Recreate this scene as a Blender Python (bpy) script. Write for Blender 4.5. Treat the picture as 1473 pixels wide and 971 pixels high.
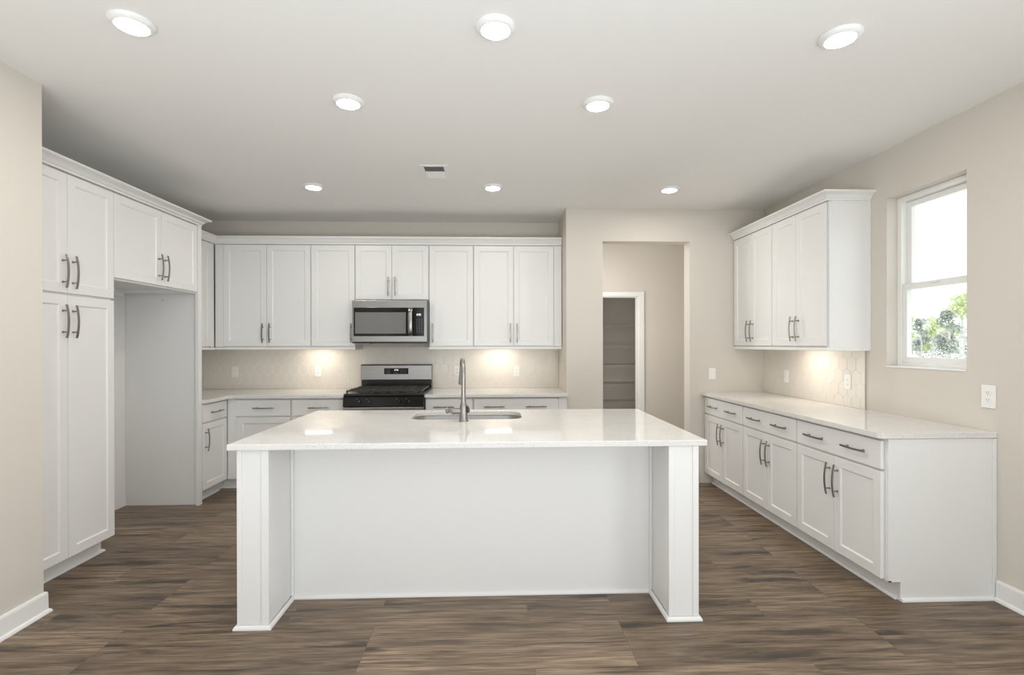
import bpy, bmesh, math, random
from mathutils import Vector, Matrix
random.seed(7)
PI = math.pi
SC = bpy.context.scene
COL = SC.collection
for o in list(bpy.data.objects):
    bpy.data.objects.remove(o)

# ------------------------------------------------------------------ camera, world, lights, exposure
FPX, CX, CY, CAMH = 722.8, 734.198, 496.639, 1.401
YAW, ROLL, PITCH = 0.0344, -0.0017, -0.0022
cam_d = bpy.data.cameras.new('camera'); cam = bpy.data.objects.new('camera', cam_d); COL.objects.link(cam)
cam_d.sensor_fit = 'HORIZONTAL'; cam_d.sensor_width = 36.0
cam_d.lens = FPX / 1473 * 36.0
cam_d.shift_x = (736.5 - CX) / 1473
cam_d.shift_y = (CY - 485.5) / 1473
cam_d.clip_start = 0.05; cam_d.clip_end = 400
f0 = Vector((math.sin(YAW), math.cos(YAW), 0)); r0 = Vector((math.cos(YAW), -math.sin(YAW), 0)); up = Vector((0, 0, 1))
Fw = f0 * math.cos(PITCH) + up * math.sin(PITCH); Up = -f0 * math.sin(PITCH) + up * math.cos(PITCH)
Rt = r0 * math.cos(ROLL) + Up * math.sin(ROLL); Up2 = -r0 * math.sin(ROLL) + Up * math.cos(ROLL)
M4 = Matrix.Identity(4)
for i in range(3):
    M4[i][0] = Rt[i]; M4[i][1] = Up2[i]; M4[i][2] = -Fw[i]
M4[2][3] = CAMH
cam.matrix_world = M4
SC.camera = cam

SC.view_settings.view_transform = 'Standard'
SC.view_settings.look = 'None'
SC.view_settings.gamma = 1.0
SC.view_settings.use_curve_mapping = False
SC.view_settings.exposure = 0.06
SC.cycles.use_denoising = True
SC.cycles.max_bounces = 10
SC.cycles.diffuse_bounces = 6
SC.cycles.sample_clamp_indirect = 6.0

W = bpy.data.worlds.new('sky'); SC.world = W; W.use_nodes = True
bg = W.node_tree.nodes['Background']
bg.inputs[0].default_value = (0.93, 0.97, 1.0, 1); bg.inputs[1].default_value = 2.05

DAY = (0.93, 0.97, 1.0)
P_DAY = 2.0; P_UP = 96.0; P_SIDE = 44.0; XR_ = 2.746            # rear windows, added upward fill lamp, side window
S_DOWN = 152.0           # recessed lamp lenses
S_UNDER = 25.0          # under-cabinet lamps
def area(name, loc, rot, sx, sy, power, color):
    d = bpy.data.lights.new(name, 'AREA'); d.shape = 'RECTANGLE'; d.size = sx; d.size_y = sy
    d.energy = power; d.color = color
    o = bpy.data.objects.new(name, d); COL.objects.link(o); o.location = loc; o.rotation_euler = rot
    return o
# daylight entering the two tall rear windows (they look into the room along +Y)
for wx in (-1.15, 1.45):
    area('rear_daylight', (wx, -3.48, 1.35), (PI / 2, 0, 0), 1.85, 2.15, P_DAY, DAY)
# daylight from the side window on the right wall, behind the viewer
area('side_daylight', (XR_ - 0.02, -0.6, 1.62), (PI / 2, 0, PI / 2), 1.9, 1.5, P_SIDE, DAY)
# added fill lamp behind the viewer, standing in for a ceiling-bounced flash
area('ceiling_bounce_fill', (-0.1, -0.6, 0.65), (PI - math.radians(18), 0, 0), 3.2, 1.2, P_UP, (0.87, 0.945, 1.0))

# added fill lamp at the hall's unseen left end, where no window is built
area('hall_fill', (0.92, 5.95, 1.55), (PI / 2, 0, -PI / 2), 0.9, 1.7, 15.5, (1.0, 0.98, 0.95))

# ------------------------------------------------------------------ materials
def nodes(name):
    m = bpy.data.materials.new(name); m.use_nodes = True
    nt = m.node_tree; b = nt.nodes['Principled BSDF']
    return m, nt, b
def N(nt, t, **kw):
    n = nt.nodes.new(t)
    for k, v in kw.items():
        if k.startswith('i_'): n.inputs[k[2:].replace('_', ' ')].default_value = v
        else: setattr(n, k, v)
    return n
def mat(name, col, rough=0.5, metal=0.0, bump=0.0, bscale=300.0, spec=0.5, coat=0.0):
    m, nt, b = nodes(name)
    b.inputs['Base Color'].default_value = (*col, 1); b.inputs['Roughness'].default_value = rough
    b.inputs['Metallic'].default_value = metal; b.inputs['Specular IOR Level'].default_value = spec
    b.inputs['Coat Weight'].default_value = coat
    tc = N(nt, 'ShaderNodeTexCoord'); no = N(nt, 'ShaderNodeTexNoise', i_Scale=bscale, i_Detail=2.0)
    nt.links.new(tc.outputs['Object'], no.inputs['Vector'])
    if bump:
        bp = N(nt, 'ShaderNodeBump', i_Strength=bump, i_Distance=0.001)
        nt.links.new(no.outputs['Fac'], bp.inputs['Height']); nt.links.new(bp.outputs['Normal'], b.inputs['Normal'])
    return m
def emit(name, col, s):
    m, nt, b = nodes(name)
    b.inputs['Base Color'].default_value = (0.8, 0.8, 0.8, 1)
    b.inputs['Emission Color'].default_value = (*col, 1); b.inputs['Emission Strength'].default_value = s
    return m

M = {}
M['cab'] = mat('white_cabinet_paint', (0.80, 0.798, 0.788), 0.38, bump=0.03, bscale=180)
M['trim'] = mat('white_trim_paint', (0.83, 0.83, 0.82), 0.35)
M['wall'] = mat('greige_wall_paint', (0.655, 0.615, 0.555), 0.75, bump=0.10, bscale=260)
M['ceil'] = mat('ceiling_paint', (0.84, 0.83, 0.81), 0.9, bump=0.12, bscale=200)
M['panel'] = mat('unfinished_side_panel', (0.79, 0.785, 0.775), 0.5)
M['nickel'] = mat('brushed_nickel', (0.31, 0.295, 0.28), 0.32, 0.95)
M['black'] = mat('black_enamel', (0.012, 0.012, 0.012), 0.22)
M['iron'] = mat('black_cast_iron', (0.045, 0.038, 0.033), 0.4)
M['glassblack'] = mat('black_glass', (0.008, 0.008, 0.008), 0.06, spec=0.28)
M['mwglass'] = mat('screened_oven_glass', (0.16, 0.16, 0.155), 0.16, spec=0.6)
M['plate'] = mat('white_plastic', (0.87, 0.865, 0.845), 0.3)
M['slot'] = mat('dark_slot', (0.03, 0.03, 0.03), 0.6)
M['vinyl'] = mat('white_vinyl', (0.84, 0.84, 0.82), 0.35)
M['vent'] = mat('vent_interior', (0.30, 0.30, 0.29), 0.8)
M['wire'] = mat('white_wire', (0.55, 0.52, 0.47), 0.4)
M['tile'] = mat('greige_hex_tile', (0.755, 0.712, 0.645), 0.22, bump=0.05, bscale=30)
M['grout'] = mat('light_grout', (0.83, 0.80, 0.75), 0.8)
M['edge'] = mat('metal_edge_strip', (0.50, 0.48, 0.44), 0.4, 0.4)
M['lens'] = emit('lamp_lens', (1.0, 0.955, 0.895), S_DOWN)
M['under'] = emit('under_cabinet_lens', (1.0, 0.90, 0.76), S_UNDER)
M['digit'] = emit('display_digits', (0.80, 0.92, 1.0), 0.9)
M['digitdim'] = mat('printed_key_legend', (0.25, 0.25, 0.26), 0.4)
M['display'] = mat('display_tint', (0.004, 0.018, 0.026), 0.08)

def stainless():
    m, nt, b = nodes('brushed_stainless')
    b.inputs['Metallic'].default_value = 1.0; b.inputs['Base Color'].default_value = (0.31, 0.305, 0.295, 1)
    tc = N(nt, 'ShaderNodeTexCoord'); mp = N(nt, 'ShaderNodeMapping'); mp.inputs['Scale'].default_value = (3, 3, 400)
    no = N(nt, 'ShaderNodeTexNoise', i_Scale=3.0, i_Detail=3.0)
    mr = N(nt, 'ShaderNodeMapRange'); mr.inputs['To Min'].default_value = 0.22; mr.inputs['To Max'].default_value = 0.36
    nt.links.new(tc.outputs['Object'], mp.inputs['Vector']); nt.links.new(mp.outputs['Vector'], no.inputs['Vector'])
    nt.links.new(no.outputs['Fac'], mr.inputs['Value']); nt.links.new(mr.outputs['Result'], b.inputs['Roughness'])
    b.inputs['Anisotropic'].default_value = 0.5
    return m
M['steel'] = stainless()

def quartz():
    m, nt, b = nodes('white_speckled_quartz')
    tc = N(nt, 'ShaderNodeTexCoord')
    n1 = N(nt, 'ShaderNodeTexNoise', i_Scale=170.0, i_Detail=3.0)
    n2 = N(nt, 'ShaderNodeTexNoise', i_Scale=5.0, i_Detail=5.0, i_Distortion=1.2)
    r1 = N(nt, 'ShaderNodeValToRGB'); r1.color_ramp.elements[0].position = 0.30; r1.color_ramp.elements[0].color = (0.55, 0.53, 0.50, 1)
    r1.color_ramp.elements[1].position = 0.42; r1.color_ramp.elements[1].color = (0.755, 0.745, 0.73, 1)
    r2 = N(nt, 'ShaderNodeValToRGB'); r2.color_ramp.elements[0].color = (0.975, 0.97, 0.965, 1); r2.color_ramp.elements[1].color = (1, 1, 1, 1)
    r2.color_ramp.elements[0].position = 0.40; r2.color_ramp.elements[1].position = 0.55
    mx = N(nt, 'ShaderNodeMix', data_type='RGBA', blend_type='MULTIPLY'); mx.inputs[0].default_value = 1.0
    for n in (n1, n2): nt.links.new(tc.outputs['Object'], n.inputs['Vector'])
    nt.links.new(n1.outputs['Fac'], r1.inputs['Fac']); nt.links.new(n2.outputs['Fac'], r2.inputs['Fac'])
    nt.links.new(r1.outputs['Color'], mx.inputs[6]); nt.links.new(r2.outputs['Color'], mx.inputs[7])
    nt.links.new(mx.outputs[2], b.inputs['Base Color'])
    b.inputs['Roughness'].default_value = 0.06
    return m
M['quartz'] = quartz()

def wood():
    m, nt, b = nodes('plank_floor'); L = nt.links.new
    tc = N(nt, 'ShaderNodeTexCoord')
    br = N(nt, 'ShaderNodeTexBrick', offset=0.37, offset_frequency=3, squash=1.0)
    br.inputs['Color1'].default_value = (0, 0, 0, 1); br.inputs['Color2'].default_value = (1, 1, 1, 1); br.inputs['Mortar'].default_value = (0.5, 0.5, 0.5, 1)
    br.inputs['Scale'].default_value = 1.0; br.inputs['Mortar Size'].default_value = 0.0012; br.inputs['Mortar Smooth'].default_value = 0.3
    br.inputs['Brick Width'].default_value = 1.22; br.inputs['Row Height'].default_value = 0.182
    mp0 = N(nt, 'ShaderNodeMapping'); mp0.inputs['Location'].default_value = (10.35, 10.03, 0)
    L(tc.outputs['Object'], mp0.inputs['Vector']); L(mp0.outputs['Vector'], br.inputs['Vector'])
    # every plank shifts its own grain
    sep = N(nt, 'ShaderNodeSeparateColor'); L(br.outputs['Color'], sep.inputs[0])
    mul = N(nt, 'ShaderNodeMath', operation='MULTIPLY'); mul.inputs[1].default_value = 37.0; L(sep.outputs[0], mul.inputs[0])
    cmb = N(nt, 'ShaderNodeCombineXYZ'); L(mul.outputs[0], cmb.inputs[0]); L(mul.outputs[0], cmb.inputs[2])
    add = N(nt, 'ShaderNodeVectorMath', operation='ADD'); L(tc.outputs['Object'], add.inputs[0]); L(cmb.outputs[0], add.inputs[1])
    def noise(sx, sy, scale, detail, dist=0.0, rough=0.55):
        mp = N(nt, 'ShaderNodeMapping'); mp.inputs['Scale'].default_value = (sx, sy, 1)
        n = N(nt, 'ShaderNodeTexNoise', i_Scale=scale, i_Detail=detail, i_Distortion=dist, i_Roughness=rough)
        L(add.outputs[0], mp.inputs['Vector']); L(mp.outputs['Vector'], n.inputs['Vector']); return n
    grain = noise(0.9, 11.0, 3.2, 8.0, 0.6, 0.62)
    tone = noise(0.6, 2.2, 1.1, 2.0)
    knot = noise(1.15, 10.0, 1.55, 3.5, 0.6, 0.5)
    fine = noise(1.6, 46.0, 3.0, 4.0)
    # knots: small dark ellipses drawn out along the board
    wob = noise(3.0, 9.0, 2.0, 3.0)
    kx = N(nt, 'ShaderNodeMapping'); kx.inputs['Scale'].default_value = (0.85, 6.0, 1); L(add.outputs[0], kx.inputs['Vector'])
    wsc = N(nt, 'ShaderNodeVectorMath', operation='MULTIPLY_ADD'); wsc.inputs[1].default_value = (0.5, 0.5, 0.0)
    L(wob.outputs['Color'], wsc.inputs[0]); L(kx.outputs['Vector'], wsc.inputs[2])
    vo = N(nt, 'ShaderNodeTexVoronoi', i_Scale=1.0, voronoi_dimensions='2D'); L(wsc.outputs[0], vo.inputs['Vector'])
    vs_ = N(nt, 'ShaderNodeSeparateColor'); L(vo.outputs['Color'], vs_.inputs[0])
    kr = N(nt, 'ShaderNodeMapRange', interpolation_type='SMOOTHSTEP'); kr.inputs['From Min'].default_value = 0.27; kr.inputs['From Max'].default_value = 0.05
    L(vo.outputs['Distance'], kr.inputs['Value'])
    kg = N(nt, 'ShaderNodeMapRange'); kg.inputs['From Min'].default_value = 0.35; kg.inputs['From Max'].default_value = 0.7; kg.inputs['To Max'].default_value = 0.9
    L(vs_.outputs[0], kg.inputs['Value'])
    kf = N(nt, 'ShaderNodeMath', operation='MULTIPLY'); L(kr.outputs[0], kf.inputs[0]); L(kg.outputs[0], kf.inputs[1])
    rg = N(nt, 'ShaderNodeValToRGB'); e = rg.color_ramp.elements
    e[0].position = 0.30; e[0].color = (0.090, 0.057, 0.033, 1); e[1].position = 0.70; e[1].color = (0.325, 0.240, 0.163, 1)
    k = e.new(0.5); k.color = (0.207, 0.147, 0.096, 1)
    L(grain.outputs['Fac'], rg.inputs['Fac'])
    hsv = N(nt, 'ShaderNodeHueSaturation'); L(rg.outputs['Color'], hsv.inputs['Color'])
    mr = N(nt, 'ShaderNodeMapRange'); mr.inputs['To Min'].default_value = 0.84; mr.inputs['To Max'].default_value = 1.20
    L(sep.outputs[0], mr.inputs['Value'])
    mt = N(nt, 'ShaderNodeMapRange'); mt.inputs['From Min'].default_value = 0.3; mt.inputs['From Max'].default_value = 0.7
    mt.inputs['To Min'].default_value = 0.82; mt.inputs['To Max'].default_value = 1.16
    L(tone.outputs['Fac'], mt.inputs['Value'])
    mm = N(nt, 'ShaderNodeMath', operation='MULTIPLY'); L(mr.outputs[0], mm.inputs[0]); L(mt.outputs[0], mm.inputs[1]); L(mm.outputs[0], hsv.inputs['Value'])
    rk = N(nt, 'ShaderNodeValToRGB'); rk.color_ramp.elements[0].position = 0.565; rk.color_ramp.elements[0].color = (1, 1, 1, 1)
    rk.color_ramp.elements[1].position = 0.70; rk.color_ramp.elements[1].color = (0.40, 0.37, 0.35, 1)
    L(knot.outputs['Fac'], rk.inputs['Fac'])
    m1 = N(nt, 'ShaderNodeMix', data_type='RGBA', blend_type='MULTIPLY'); m1.inputs[0].default_value = 1.0
    L(hsv.outputs['Color'], m1.inputs[6]); L(rk.outputs['Color'], m1.inputs[7])
    rf = N(nt, 'ShaderNodeValToRGB'); rf.color_ramp.elements[0].position = 0.35; rf.color_ramp.elements[0].color = (0.56, 0.53, 0.50, 1)
    rf.color_ramp.elements[1].position = 0.6; rf.color_ramp.elements[1].color = (1, 1, 1, 1); L(fine.outputs['Fac'], rf.inputs['Fac'])
    m2 = N(nt, 'ShaderNodeMix', data_type='RGBA', blend_type='MULTIPLY'); m2.inputs[0].default_value = 1.0
    L(m1.outputs[2], m2.inputs[6]); L(rf.outputs['Color'], m2.inputs[7])
    m3 = N(nt, 'ShaderNodeMix', data_type='RGBA', blend_type='MIX'); m3.inputs[7].default_value = (0.07, 0.055, 0.045, 1)
    mf = N(nt, 'ShaderNodeMath', operation='MULTIPLY'); mf.inputs[1].default_value = 0.75; L(br.outputs['Fac'], mf.inputs[0])
    m4 = N(nt, 'ShaderNodeMix', data_type='RGBA', blend_type='MIX'); m4.inputs[7].default_value = (0.028, 0.018, 0.011, 1)
    L(kf.outputs[0], m4.inputs[0]); L(m2.outputs[2], m4.inputs[6])
    L(mf.outputs[0], m3.inputs[0]); L(m4.outputs[2], m3.inputs[6])
    L(m3.outputs[2], b.inputs['Base Color'])
    b.inputs['Roughness'].default_value = 0.40; b.inputs['Specular IOR Level'].default_value = 0.6
    bp = N(nt, 'ShaderNodeBump', i_Strength=0.12, i_Distance=0.002); L(grain.outputs['Fac'], bp.inputs['Height']); L(bp.outputs['Normal'], b.inputs['Normal'])
    return m
M['floor'] = wood()

def pane_glass():
    m = bpy.data.materials.new('window_glass'); m.use_nodes = True; nt = m.node_tree; nt.nodes.clear()
    out = N(nt, 'ShaderNodeOutputMaterial'); tr = N(nt, 'ShaderNodeBsdfTransparent'); gl = N(nt, 'ShaderNodeBsdfGlossy'); gl.inputs['Roughness'].default_value = 0.0
    tr.inputs[0].default_value = (0.97, 0.985, 0.98, 1)
    lw = N(nt, 'ShaderNodeLayerWeight'); lw.inputs['Blend'].default_value = 0.5
    pw = N(nt, 'ShaderNodeMath', operation='POWER'); pw.inputs[1].default_value = 5.0
    fr = N(nt, 'ShaderNodeMath', operation='MULTIPLY_ADD'); fr.inputs[1].default_value = 0.9; fr.inputs[2].default_value = 0.03
    nt.links.new(lw.outputs['Facing'], pw.inputs[0]); nt.links.new(pw.outputs[0], fr.inputs[0]); mx = N(nt, 'ShaderNodeMixShader')
    nt.links.new(fr.outputs[0], mx.inputs[0]); nt.links.new(tr.outputs[0], mx.inputs[1]); nt.links.new(gl.outputs[0], mx.inputs[2]); nt.links.new(mx.outputs[0], out.inputs[0])
    return m
M['pane'] = pane_glass()
def varied(name, c1, c2, scale, rough=0.8):
    m, nt, b = nodes(name); tc = N(nt, 'ShaderNodeTexCoord'); n = N(nt, 'ShaderNodeTexNoise', i_Scale=scale, i_Detail=4.0)
    r = N(nt, 'ShaderNodeValToRGB'); r.color_ramp.elements[0].position = 0.35; r.color_ramp.elements[1].position = 0.65
    r.color_ramp.elements[0].color = (*c1, 1); r.color_ramp.elements[1].color = (*c2, 1)
    nt.links.new(tc.outputs['Object'], n.inputs['Vector']); nt.links.new(n.outputs['Fac'], r.inputs['Fac']); nt.links.new(r.outputs['Color'], b.inputs['Base Color'])
    b.inputs['Roughness'].default_value = rough
    return m
M['leaf'] = varied('pale_green_leaves', (0.52, 0.62, 0.30), (0.82, 0.86, 0.60), 0.9)
M['leafdark'] = varied('grey_green_leaves', (0.26, 0.30, 0.25), (0.66, 0.69, 0.64), 1.2)
M['bark'] = varied('pale_bark', (0.55, 0.54, 0.52), (0.80, 0.79, 0.77), 3.0)
M['earth'] = varied('pale_dry_ground', (0.62, 0.60, 0.55), (0.78, 0.76, 0.72), 0.4)

# ------------------------------------------------------------------ mesh helpers
class MB:
    def __init__(s): s.v = []; s.f = []
    def add(s, vs, fs):
        n = len(s.v); s.v += [tuple(p) for p in vs]; s.f += [tuple(i + n for i in f) for f in fs]; return s
    def box(s, x0, x1, y0, y1, z0, z1):
        return s.add([(x0, y0, z0), (x1, y0, z0), (x1, y1, z0), (x0, y1, z0), (x0, y0, z1), (x1, y0, z1), (x1, y1, z1), (x0, y1, z1)],
                     [(3, 2, 1, 0), (4, 5, 6, 7), (0, 1, 5, 4), (1, 2, 6, 5), (2, 3, 7, 6), (3, 0, 4, 7)])
    def tube(s, pts, rad, n=12, cap=True, squash=1.0):
        pts = [Vector(p) for p in pts]; rads = rad if isinstance(rad, (list, tuple)) else [rad] * len(pts)
        rings = []; ref = None
        for i, p in enumerate(pts):
            t = (pts[min(i + 1, len(pts) - 1)] - pts[max(i - 1, 0)]).normalized()
            if ref is None: ref = Vector((1, 0, 0)) if abs(t.x) < 0.9 else Vector((0, 1, 0))
            a = (ref - t * ref.dot(t)).normalized(); b = t.cross(a); ref = a
            rings.append([p + (a * math.cos(2 * PI * k / n) + b * math.sin(2 * PI * k / n) * squash) * rads[i] for k in range(n)])
        vs = [q for r in rings for q in r]; fs = []
        for i in range(len(rings) - 1):
            for k in range(n): fs.append((i * n + k, i * n + (k + 1) % n, (i + 1) * n + (k + 1) % n, (i + 1) * n + k))
        if cap: fs.append(tuple(range(n))[::-1]); fs.append(tuple((len(rings) - 1) * n + k for k in range(n)))
        return s.add(vs, fs)
    def lathe(s, prof, c=(0, 0, 0), n=32, axis='z'):
        vs = []; fs = []
        for r, h in prof:
            for k in range(n):
                a = 2 * PI * k / n; x, y = r * math.cos(a), r * math.sin(a)
                q = (x, y, h) if axis == 'z' else ((h, x, y) if axis == 'x' else (x, -h, y))
                vs.append((q[0] + c[0], q[1] + c[1], q[2] + c[2]))
        for i in range(len(prof) - 1):
            for k in range(n): fs.append((i * n + k, i * n + (k + 1) % n, (i + 1) * n + (k + 1) % n, (i + 1) * n + k))
        if prof[0][0] > 1e-6: fs.append(tuple(range(n))[::-1])
        if prof[-1][0] > 1e-6: fs.append(tuple((len(prof) - 1) * n + k for k in range(n)))
        return s.add(vs, fs)
    def ring(s, loops, close_ends=False):
        n = len(loops[0]); vs = [p for l in loops for p in l]; fs = []
        for i in range(len(loops) - 1):
            for k in range(n): fs.append((i * n + k, i * n + (k + 1) % n, (i + 1) * n + (k + 1) % n, (i + 1) * n + k))
        if close_ends: fs.append(tuple(range(n))[::-1]); fs.append(tuple((len(loops) - 1) * n + k for k in range(n)))
        return s.add(vs, fs)
    def sweep(s, path, prof):
        """mitred moulding: path = (x,y) points, profile = (out, z); 'out' lies to the right of travel"""
        P = [Vector((p[0], p[1])) for p in path]; n = len(prof); vs = []; fs = []
        for i, p in enumerate(P):
            d0 = (P[i] - P[i - 1]).normalized() if i else None
            d1 = (P[i + 1] - P[i]).normalized() if i < len(P) - 1 else None
            n0 = Vector((d0.y, -d0.x)) if d0 else None; n1 = Vector((d1.y, -d1.x)) if d1 else None
            if n0 and n1:
                m = (n0 + n1).normalized(); m = m / max(0.2, m.dot(n0))
            else: m = n0 or n1
            for o, z in prof: vs.append((p.x + m.x * o, p.y + m.y * o, z))
        for i in range(len(P) - 1):
            for k in range(n): fs.append((i * n + k, (i + 1) * n + k, (i + 1) * n + (k + 1) % n, i * n + (k + 1) % n))
        fs.append(tuple(range(n))); fs.append(tuple((len(P) - 1) * n + k for k in range(n))[::-1])
        return s.add(vs, fs)
    def build(s, name, m, parent=None, bevel=0.0, smooth=False, loc=None, seg=2):
        me = bpy.data.meshes.new(name); me.from_pydata(s.v, [], s.f); me.validate()
        bm = bmesh.new(); bm.from_mesh(me); bmesh.ops.recalc_face_normals(bm, faces=bm.faces); bm.to_mesh(me); bm.free()
        ms = m if isinstance(m, (list, tuple)) else [m]
        for q in ms: me.materials.append(q)
        o = bpy.data.objects.new(name, me); COL.objects.link(o)
        if parent is not None: o.parent = parent
        if loc is not None: o.location = loc
        if smooth:
            for p in me.polygons: p.use_smooth = True
            if smooth != 'all': me.set_sharp_from_angle(angle=math.radians(40))
        if bevel:
            b = o.modifiers.new('edge', 'BEVEL'); b.width = bevel; b.segments = seg; b.limit_method = 'ANGLE'; b.angle_limit = math.radians(50)
        return o

def tag(o, label=None, cat=None, group=None, kind=None):
    if label: o['label'] = label
    if cat: o['category'] = cat
    if group: o['group'] = group
    if kind: o['kind'] = kind
    return o
def empty(name, loc, rz, label, cat, group=None, kind=None):
    o = bpy.data.objects.new(name, None); COL.objects.link(o); o.location = loc; o.rotation_euler = (0, 0, rz)
    o.empty_display_size = 0.1
    return tag(o, label, cat, group, kind)
def struct(o, label, cat):
    return tag(o, label, cat, None, 'structure')

# ------------------------------------------------------------------ room shell
H = 2.754; XR = 2.746; YW = 5.606; YP = 4.989; XL = -2.345; XLW = -3.20
struct(MB().box(-3.6, 3.4, -3.64, 8.1, -0.10, 0.0).build('floor', M['floor']), 'brown grey wood plank floor with dark knots', 'floor')
struct(MB().box(-3.6, 3.4, -3.64, 8.1, H, H + 0.12).build('ceiling', M['ceil']), 'flat off-white painted ceiling', 'ceiling')
struct(MB().box(-3.6, XL, -3.5, 2.70, 0, H).build('wall_left', M['wall']), 'greige wall ending in a corner at the left edge', 'wall')
struct(MB().box(-3.4, XLW, 2.70, YW + 0.14, 0, H).build('wall_left_back', M['panel']), 'pale grey wall behind the tall cabinets and refrigerator alcove', 'wall')
struct(MB().box(XLW, 0.73, YW, YW + 0.14, 0, H).build('wall_back', M['wall']), 'greige wall behind the range and long run of cabinets', 'wall')
DX0, DX1, DZ = 1.097, 1.978, 2.428
w = MB().box(0.73, DX0, YP, YP + 0.15, 0, H).box(DX1, XR, YP, YP + 0.15, 0, H).box(DX0, DX1, YP, YP + 0.15, DZ, H)
w.box(0.73, 0.87, YP + 0.15, YW + 0.14, 0, H)
struct(w.build('wall_back_right', M['wall']), 'greige wall with the cased-free opening to the hall', 'wall')
# right wall with the window opening
WY0, WY1, WZ0, WZ1 = 2.823, 3.415, 1.236, 2.412
SY0_, SY1_, SZ0_, SZ1_ = -1.6, 0.4, .85, 2.4
w = MB().box(XR, XR + 0.16, -3.5, SY0_, 0, H).box(XR, XR + 0.16, SY1_, WY0, 0, H).box(XR, XR + 0.16, SY0_, SY1_, 0, SZ0_).box(XR, XR + 0.16, SY0_, SY1_, SZ1_, H)
w.box(XR, XR + 0.16, WY1, YP + 0.15, 0, H)
w.box(XR, XR + 0.16, WY0, WY1, 0, WZ0).box(XR, XR + 0.16, WY0, WY1, WZ1, H)
struct(w.build('wall_right', M['wall']), 'greige wall with the tall white window', 'wall')
# hall beyond the opening
HY = 6.70; CDX0, CDX1, CDZ = 1.12, 1.962, 2.045
w = MB().box(0.87, CDX0, HY, HY + 0.12, 0, H).box(CDX1, 3.0, HY, HY + 0.12, 0, H).box(CDX0, CDX1, HY, HY + 0.12, CDZ, H)
w.box(0.73, 0.87, YW + 0.14, HY + 0.12, 0, H)
struct(w.build('wall_hall', M['wall']), 'shaded greige hall wall seen through the opening', 'wall')
struct(MB().box(3.0, 3.12, YP + 0.15, HY + 0.12, 0, H).build('wall_hall_right', M['wall']), 'end wall of the hall', 'wall')
w = MB().box(0.60, 2.50, 7.95, 8.05, 0, H).box(0.50, 0.60, HY + 0.12, 8.05, 0, H).box(2.50, 2.60, HY + 0.12, 8.05, 0, H)
struct(w.build('wall_closet', M['wall']), 'walls of the dim closet behind the hall', 'wall')
# rear wall with two big windows
RW = [(-2.1, -0.2), (0.5, 2.4)]
w = MB().box(-3.6, RW[0][0], -3.64, -3.5, 0, H).box(RW[0][1], RW[1][0], -3.64, -3.5, 0, H).box(RW[1][1], XR + 0.16, -3.64, -3.5, 0, H)
for a, b in RW: w.box(a, b, -3.64, -3.5, 0, 0.25).box(a, b, -3.64, -3.5, 2.45, H)
struct(w.build('wall_rear', M['wall']), 'wall with two large windows behind the viewer', 'wall')
for i, (a, b) in enumerate(RW):
    g = MB().box(a, a + .05, -3.60, -3.54, .25, 2.45).box(b - .05, b, -3.60, -3.54, .25, 2.45).box(a + .05, b - .05, -3.60, -3.54, .25, .30).box(a + .05, b - .05, -3.60, -3.54, 2.40, 2.45)
    g.box((a + b) / 2 - .04, (a + b) / 2 + .04, -3.60, -3.54, .30, 2.40)
    struct(g.build('window_%d' % (i + 2), M['vinyl']), 'large white framed window behind the viewer', 'window')

g = MB().box(XR + .09, XR + .15, SY0_, SY0_ + .05, SZ0_, SZ1_).box(XR + .09, XR + .15, SY1_ - .05, SY1_, SZ0_, SZ1_).box(XR + .09, XR + .15, SY0_ + .05, SY1_ - .05, SZ0_, SZ0_ + .05).box(XR + .09, XR + .15, SY0_ + .05, SY1_ - .05, SZ1_ - .05, SZ1_)
g.box(XR + .09, XR + .15, -.64, -.56, SZ0_ + .05, SZ1_ - .05)
struct(g.build('window_4', M['vinyl']), 'wide white framed side window behind the viewer', 'window')

# baseboards: board with eased top and a shoe strip
BB = [(0, 0), (0.026, 0), (0.026, 0.006), (0.022, 0.015), (0.014, 0.020), (0.013, 0.100), (0.010, 0.110), (0, 0.112)]
struct(MB().sweep([(XL - 0.3, 2.70), (XL, 2.70), (XL, -3.49)][::-1] if False else [(XL, -3.49), (XL, 2.70), (XL - 0.3, 2.70)], BB).build('baseboard_left', M['trim'], bevel=0.001), 'white baseboard wrapping the left wall corner', 'baseboard')
struct(MB().sweep([(XR, 2.640), (XR, -3.49)], BB).build('baseboard_right', M['trim']), 'white baseboard along the right wall', 'baseboard')
struct(MB().sweep([(DX1, YP + 0.15), (DX1, YP), (2.06, YP)], BB).build('baseboard_back', M['trim']), 'white baseboard at the hall opening beside the right cabinets', 'baseboard')
struct(MB().sweep([(0.87, 6.69), (0.87, YP + .15)][::-1] if False else [(2.032, HY), (3.0, HY)], BB).build('baseboard_hall', M['trim']), 'white baseboard along the hall wall', 'baseboard')

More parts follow.
